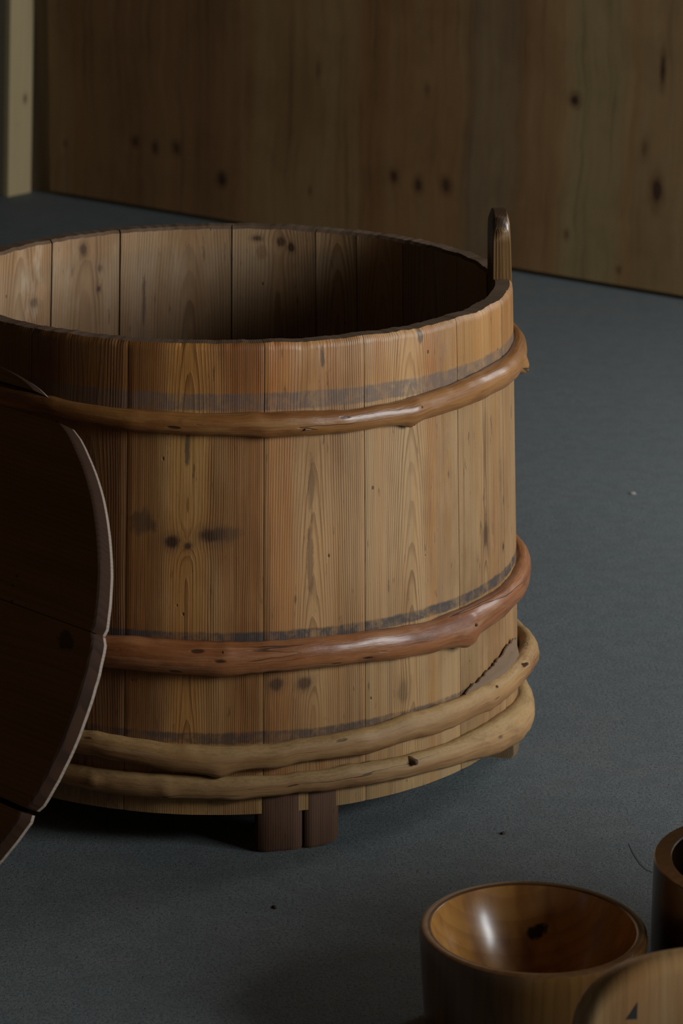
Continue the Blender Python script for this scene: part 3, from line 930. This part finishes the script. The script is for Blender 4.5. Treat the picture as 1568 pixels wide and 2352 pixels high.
lid_board(0.366, 0.385, 0.001, 0)
lid_board(0.1105, 0.336, 0.0, 1)
lid_board(-0.1085, 0.1095, 0.001, 2)
lid_board(-0.340, -0.1150, -0.002, 3)
lid_board(-0.385, -0.344, -0.002, 0)
for ty in (0.110, -0.1118):                          # strips added behind the joints to block light leaking through
    v, f = box_mesh((-0.35, ty - 0.006, -0.023), (0.35, ty + 0.006, -0.013))
    mk('joint_backing', v, f, LEDGE, lid, uv=[(p[0], p[1]) for p in v], smooth=False)
# two cleats across the back of the boards
for cx in (-0.27, 0.11):
    v, f = box_mesh((cx - 0.03, -0.25, -0.085), (cx + 0.03, 0.322 if cx > 0 else 0.26, -0.0302))
    mk('cleat', v, f, LIDW[1], lid, uv=[(p[0], p[1]) for p in v], smooth=False)
v, f = box_mesh((-0.097, 0.3295, -0.020), (-0.0765, 0.349, 0.0015))
tag(mk('peg', v, f, PALE, lid, uv=[(p[0], p[1]) for p in v], smooth=False), label='small pale wooden peg')

# ------------------------------------------------------------------ bowls
def solid_wood(name, light, dark, tint, seed, rough, coat, **kw):
    return wood(name, light, dark, tint, kind='obj', seed=seed, rough=rough, coat=coat, bump=0.12, **kw)


def bowl_mat(name, seed, light, dark, knots=()):
    g = G(name)
    x, y, z = g.coords('obj')
    a = g.add(g.mul(x, 0.9), g.mul(y, 0.42))
    b = g.sub(g.mul(y, 0.9), g.mul(x, 0.42))
    wob = g.sub(g.noise(g.vec(g.mul(x, 9), g.mul(y, 9), g.mul(z, 3)), 1.0, 2.0), 0.5)
    xx = g.add(g.add(a, 0.03), g.mul(wob, 0.05))
    bb = g.add(g.add(b, 0.13), g.mul(z, 0.06))
    r = g.m('SQRT', g.add(g.mul(xx, xx), g.mul(bb, bb)))
    fr = g.m('FRACT', g.add(g.mul(r, 1 / 0.013), seed))
    late = g.mul(g.ss(fr, 0.3, 0.85), g.ss(fr, 1.0, 0.9))
    n = g.noise(g.vec(g.mul(a, 60), g.mul(b, 60), g.mul(z, 7)), 1.0, 4.0, 0.6)
    bn = g.noise(g.vec(g.mul(a, 17), g.mul(b, 17), g.mul(z, 4)), 1.0, 3.0)
    col = g.mix(g.mul(late, 0.35), light, dark)
    col = g.mix(g.mul(g.ss(n, 0.45, 0.75), 0.6), col, dark)
    col = g.mix(g.mul(g.ss(bn, 0.5, 0.66), 0.75), col, g.mix(0.4, dark, (0.12, 0.045, 0.015)))
    for (kx, ky, kr) in knots:
        e = g.m('SQRT', g.add(g.m('POWER', g.m('ABSOLUTE', g.mul(g.sub(x, kx), 1 / kr)), 2.0),
                              g.m('POWER', g.m('ABSOLUTE', g.mul(g.sub(y, ky), 1 / (kr * 0.5))), 2.0)))
        e = g.add(e, g.mul(g.sub(g.noise(g.vec(g.mul(x, 60), g.mul(y, 60), 0.0), 1.0, 3.0), 0.5), 1.6))
        col = g.mix(g.mul(g.ss(e, 1.15, 0.7), 0.97), col, (0.014, 0.008, 0.006))
    return g.out(col, g.add(0.24, g.mul(n, 0.10)), late, 0.05, 0.0005, 0.6, 0.5)


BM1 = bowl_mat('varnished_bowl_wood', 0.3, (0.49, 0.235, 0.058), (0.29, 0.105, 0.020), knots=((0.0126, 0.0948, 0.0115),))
BM1O = bowl_mat('shaded_bowl_side', 0.7, (0.20, 0.098, 0.027), (0.11, 0.045, 0.012))  # darker copy of the bowl wood, shade on the side painted in
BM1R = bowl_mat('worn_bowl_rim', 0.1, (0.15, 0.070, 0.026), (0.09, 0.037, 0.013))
bowl = empty('wooden_bowl', (0.2284, 3.0224, 0))
tag(bowl, 'thick varnished wooden bowl with a dark knot inside, on the floor before the tub', 'bowl')
R1, HB = 0.1310, 0.140
op = [(0.0, 0.0), (0.113, 0.0), (0.1195, 0.004), (0.1225, 0.02), (0.1268, 0.07), (0.1300, 0.115), (R1, 0.132), (R1 - 0.0012, 0.1385)]
rp = [(R1 - 0.0012, 0.1385), (R1 - 0.0035, HB), (R1 - 0.0115, HB), (R1 - 0.0130, HB - 0.0010)]
ip = [(R1 - 0.0130, HB - 0.0010), (0.1165, 0.134), (0.1120, 0.120), (0.1020, 0.100), (0.0880, 0.078), (0.0700, 0.056), (0.0500, 0.038), (0.0300, 0.027), (0.012, 0.0225), (0.0, 0.022)]


def lathe2(name, prof, mat, parent, n=112):
    vv, ff = [], []
    m = len(prof)
    for i in range(n):
        t = 2 * pi * i / n
        for (r, z) in prof:
            vv.append((r * math.cos(t), r * math.sin(t), z))
    for i in range(n):
        i2 = (i + 1) % n
        for j in range(m - 1):
            ff.append((i * m + j, i2 * m + j, i2 * m + j + 1, i * m + j + 1))
    o = mk(name, vv, ff, mat, parent, auto=38)
    bm = bmesh.new()
    bm.from_mesh(o.data)
    bmesh.ops.remove_doubles(bm, verts=bm.verts, dist=1e-6)
    bmesh.ops.recalc_face_normals(bm, faces=bm.faces)
    bm.to_mesh(o.data)
    bm.free()
    return o


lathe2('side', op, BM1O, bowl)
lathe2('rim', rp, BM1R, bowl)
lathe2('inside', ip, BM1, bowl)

BM2 = bowl_mat('shaded_vessel_side', 0.5, (0.06, 0.025, 0.008), (0.035, 0.013, 0.004))  # shade on the bucket's side is put into this dark colour
BM2I = bowl_mat('shaded_vessel_inside', 0.2, (0.06, 0.028, 0.012), (0.03, 0.014, 0.006))  # the shaded hollow is painted dark as well
vessel = empty('wooden_bucket', (0.5110, 3.083, 0))
tag(vessel, 'dark brown wooden bucket with a broad flat rim, cut by the right edge', 'bucket')
R2, H2_ = 0.1405, 0.20
op2 = [(0.0, 0.0), (0.130, 0.0), (0.1345, 0.004), (0.137, 0.03), (0.1395, 0.1), (R2, 0.17), (R2, H2_ - 0.0015)]
rp2 = [(R2, H2_ - 0.0015), (R2 - 0.0012, H2_), (R2 - 0.0195, H2_), (R2 - 0.0208, H2_ - 0.0014)]
ip2 = [(R2 - 0.0208, H2_ - 0.0014), (0.116, 0.16), (0.107, 0.09), (0.088, 0.05), (0.05, 0.036), (0.0, 0.032)]
lathe2('side', op2, BM2, vessel)
lathe2('rim', rp2, bowl_mat('dark_vessel_rim', 0.9, (0.17, 0.066, 0.018), (0.11, 0.038, 0.010)), vessel)
lathe2('inside', ip2, BM2I, vessel)
# two unseen buckets added beyond the right edge to shade the foreground
for (bx, by, R3, H3_, lab) in ((1.02, 2.96, 0.21, 0.54, 'tall plain wooden bucket added out of view on the right to shade the foreground'),
                               (1.00, 2.50, 0.20, 0.40, 'low plain wooden bucket added out of view on the right to shade the foreground')):
    big = empty('wooden_bucket', (bx, by, 0))
    tag(big, lab, 'bucket')
    lathe2('side', [(0.0, 0.0), (R3 - 0.015, 0.0), (R3 - 0.01, 0.005), (R3, H3_ * 0.7), (R3, H3_ - 0.002)], BM2, big)
    lathe2('rim', [(R3, H3_ - 0.002), (R3 - 0.0015, H3_), (R3 - 0.023, H3_), (R3 - 0.024, H3_ - 0.0015)], BM2, big)
    lathe2('inside', [(R3 - 0.024, H3_ - 0.0015), (R3 - 0.034, 0.04), (0.0, 0.036)], BM2I, big)

# ------------------------------------------------------------------ rounded board in the foreground
def round_board():
    """Thick smooth board standing on edge with broad rounded shoulders."""
    Wd, Ht, Tk, rc = 0.30, 0.299, 0.044, 0.085
    out = []
    hw = Wd / 2
    out.append((-hw + 0.012, 0.0))
    out.append((-hw, 0.012))
    out.append((-hw, 0.09))
    tb, ne = 0.094, 2.5                                     # top edge: half of a superellipse
    for k in range(33):
        a = pi - k / 32 * pi
        cx, sx = math.cos(a), math.sin(a)
        out.append((hw * math.copysign(abs(cx) ** (2 / ne), cx), Ht - tb + tb * max(0.0, sx) ** (2 / ne)))
    out += [(hw, 0.09), (hw, 0.012), (hw - 0.012, 0.0)]
    n = len(out)
    rings = []
    rr = 0.017
    prof = []
    for k in range(7):
        a = k / 6 * pi / 2
        prof.append((rr * (1 - math.sin(a)), -Tk / 2 + rr * (1 - math.cos(a))))
    prof = prof + [(i, -y) for (i, y) in reversed(prof)]
    cx, cz = 0.0, Ht * 0.5
    vv, ff = [], []
    def off(i, d):
        x0, z0 = out[(i - 1) % n]
        x1, z1 = out[(i + 1) % n]
        tx, tz = x1 - x0, z1 - z0
        l = math.hypot(tx, tz) or 1
        nx, nz = tz / l, -tz / l
        nx, nz = tz / l, -tx / l
        return out[i][0] + nx * d, out[i][1] + nz * d
    for (ins, y) in prof:
        for i in range(n):
            x, z = off(i, ins)
            vv.append((x, y, max(z, 0.0)))
    for r in range(len(prof) - 1):
        for i in range(n):
            ff.append((r * n + i, r * n + (i + 1) % n, (r + 1) * n + (i + 1) % n, (r + 1) * n + i))
    ff.append(tuple(range(n)))
    ff.append(tuple((len(prof) - 1) * n + i for i in range(n)))
    BW = wood('smooth_varnished_board', (0.46, 0.30, 0.135), (0.26, 0.125, 0.055), (0.8, 0.6, 0.45), pu=0.03, d0=0.02, k=0.035, s=0.011, rough=0.33, coat=0.2, seed=17,
              kind='obj', axes=(0, 2, 1), contrast=0.45, bump=0.12, streak=1.1, tint_amt=0.9)
    return mk('rounded_board', vv, ff, BW, None, auto=45), Tk


brd, Tk = round_board()
tag(brd, 'thick pale varnished board with rounded shoulders standing in the lower right corner', 'board')
brd.location = (0.392, 2.62, 0.0)
brd.rotation_euler = (rad(-4), 0, rad(6))
MARK = G('burnt_mark')
mt = MARK.out((0.03, 0.024, 0.026), 0.6)
tri = [(-0.0060, 0.0), (0.0052, 0.0), (0.0052, 0.0180)]
mx, mz = -0.0945, 0.235
vv = [(mx + a, -Tk / 2 - 0.0003, mz + b) for a, b in tri] + [(mx + a, -Tk / 2 + 0.0015, mz + b) for a, b in tri]
mkd = mk('triangle_mark', vv, [(0, 1, 2), (5, 4, 3), (0, 3, 4, 1), (1, 4, 5, 2), (2, 5, 3, 0)], mt, brd, smooth=False)
tag(mkd, label='small dark burnt triangle mark')

# ------------------------------------------------------------------ crack and crumbs on the floor
CRK = G('floor_crack_shadow')
crk = CRK.out((0.055, 0.063, 0.064), 0.9)
path = [(0.3954, 3.5907), (0.3992, 3.5559), (0.4049, 3.5232), (0.4112, 3.5050), (0.4185, 3.4969)]
vv, ff = [], []
for i, (x, y) in enumerate(path):
    hw = 0.0008 * (0.4 + math.sin(pi * (i + 0.3) / 4.6))
    vv += [(x - hw, y - hw, 0.0004), (x + hw, y + hw, 0.0004), (x - hw, y - hw, -0.001), (x + hw, y + hw, -0.001)]
for i in range(len(path) - 1):
    a = i * 4
    ff += [(a, a + 1, a + 5, a + 4), (a, a + 4, a + 6, a + 2), (a + 1, a + 3, a + 7, a + 5)]
mk('crack', vv, ff, crk, bpy.data.objects['floor'], smooth=False)
DARKC = wood('dark_crumb_wood', (0.06, 0.045, 0.035), (0.03, 0.022, 0.016), (0.8, 0.8, 0.8), rough=0.8, spec=0.1)
PALEC = wood('pale_crumb_wood', (0.30, 0.29, 0.26), (0.2, 0.19, 0.17), (0.9, 0.9, 0.9), rough=0.8, spec=0.1)
CRUMBS = ((0.2271, 3.6178, 0.0032, 1, 'tiny dark crumb of wood on the floor between tub and bowl'),
          (0.5548, 5.2648, 0.0048, 0, 'pale grey chip lying on the open floor right of the tub'),
          (-0.0773, 3.3670, 0.0032, 1, 'tiny dark crumb of wood on the floor in front of the tub feet'))
for (x, y, r, m, lab) in CRUMBS:
    vv, ff = [], []
    K = 8
    for (zz, rr) in ((0.0, 0.9), (0.35, 1.0), (0.75, 0.7), (0.95, 0.3)):
        for k in range(K):
            t = 2 * pi * k / K
            q = r * rr * (1 + 0.35 * mnoise.noise((k * 1.3, zz * 4, x * 50)))
            vv.append((1.5 * q * math.cos(t), q * math.sin(t), r * zz))
    for i in range(3):
        for k in range(K):
            ff.append((i * K + k, i * K + (k + 1) % K, (i + 1) * K + (k + 1) % K, (i + 1) * K + k))
    ff += [tuple(reversed(range(K))), tuple(3 * K + k for k in range(K))]
    o = mk('wood_chip', vv, ff, DARKC if m else PALEC, None, uv=[(p[0], p[1]) for p in vv], auto=30)
    o.location = (x, y, 0)
    o.rotation_euler = (0, 0, x * 17)
    tag(o, lab, 'chip')
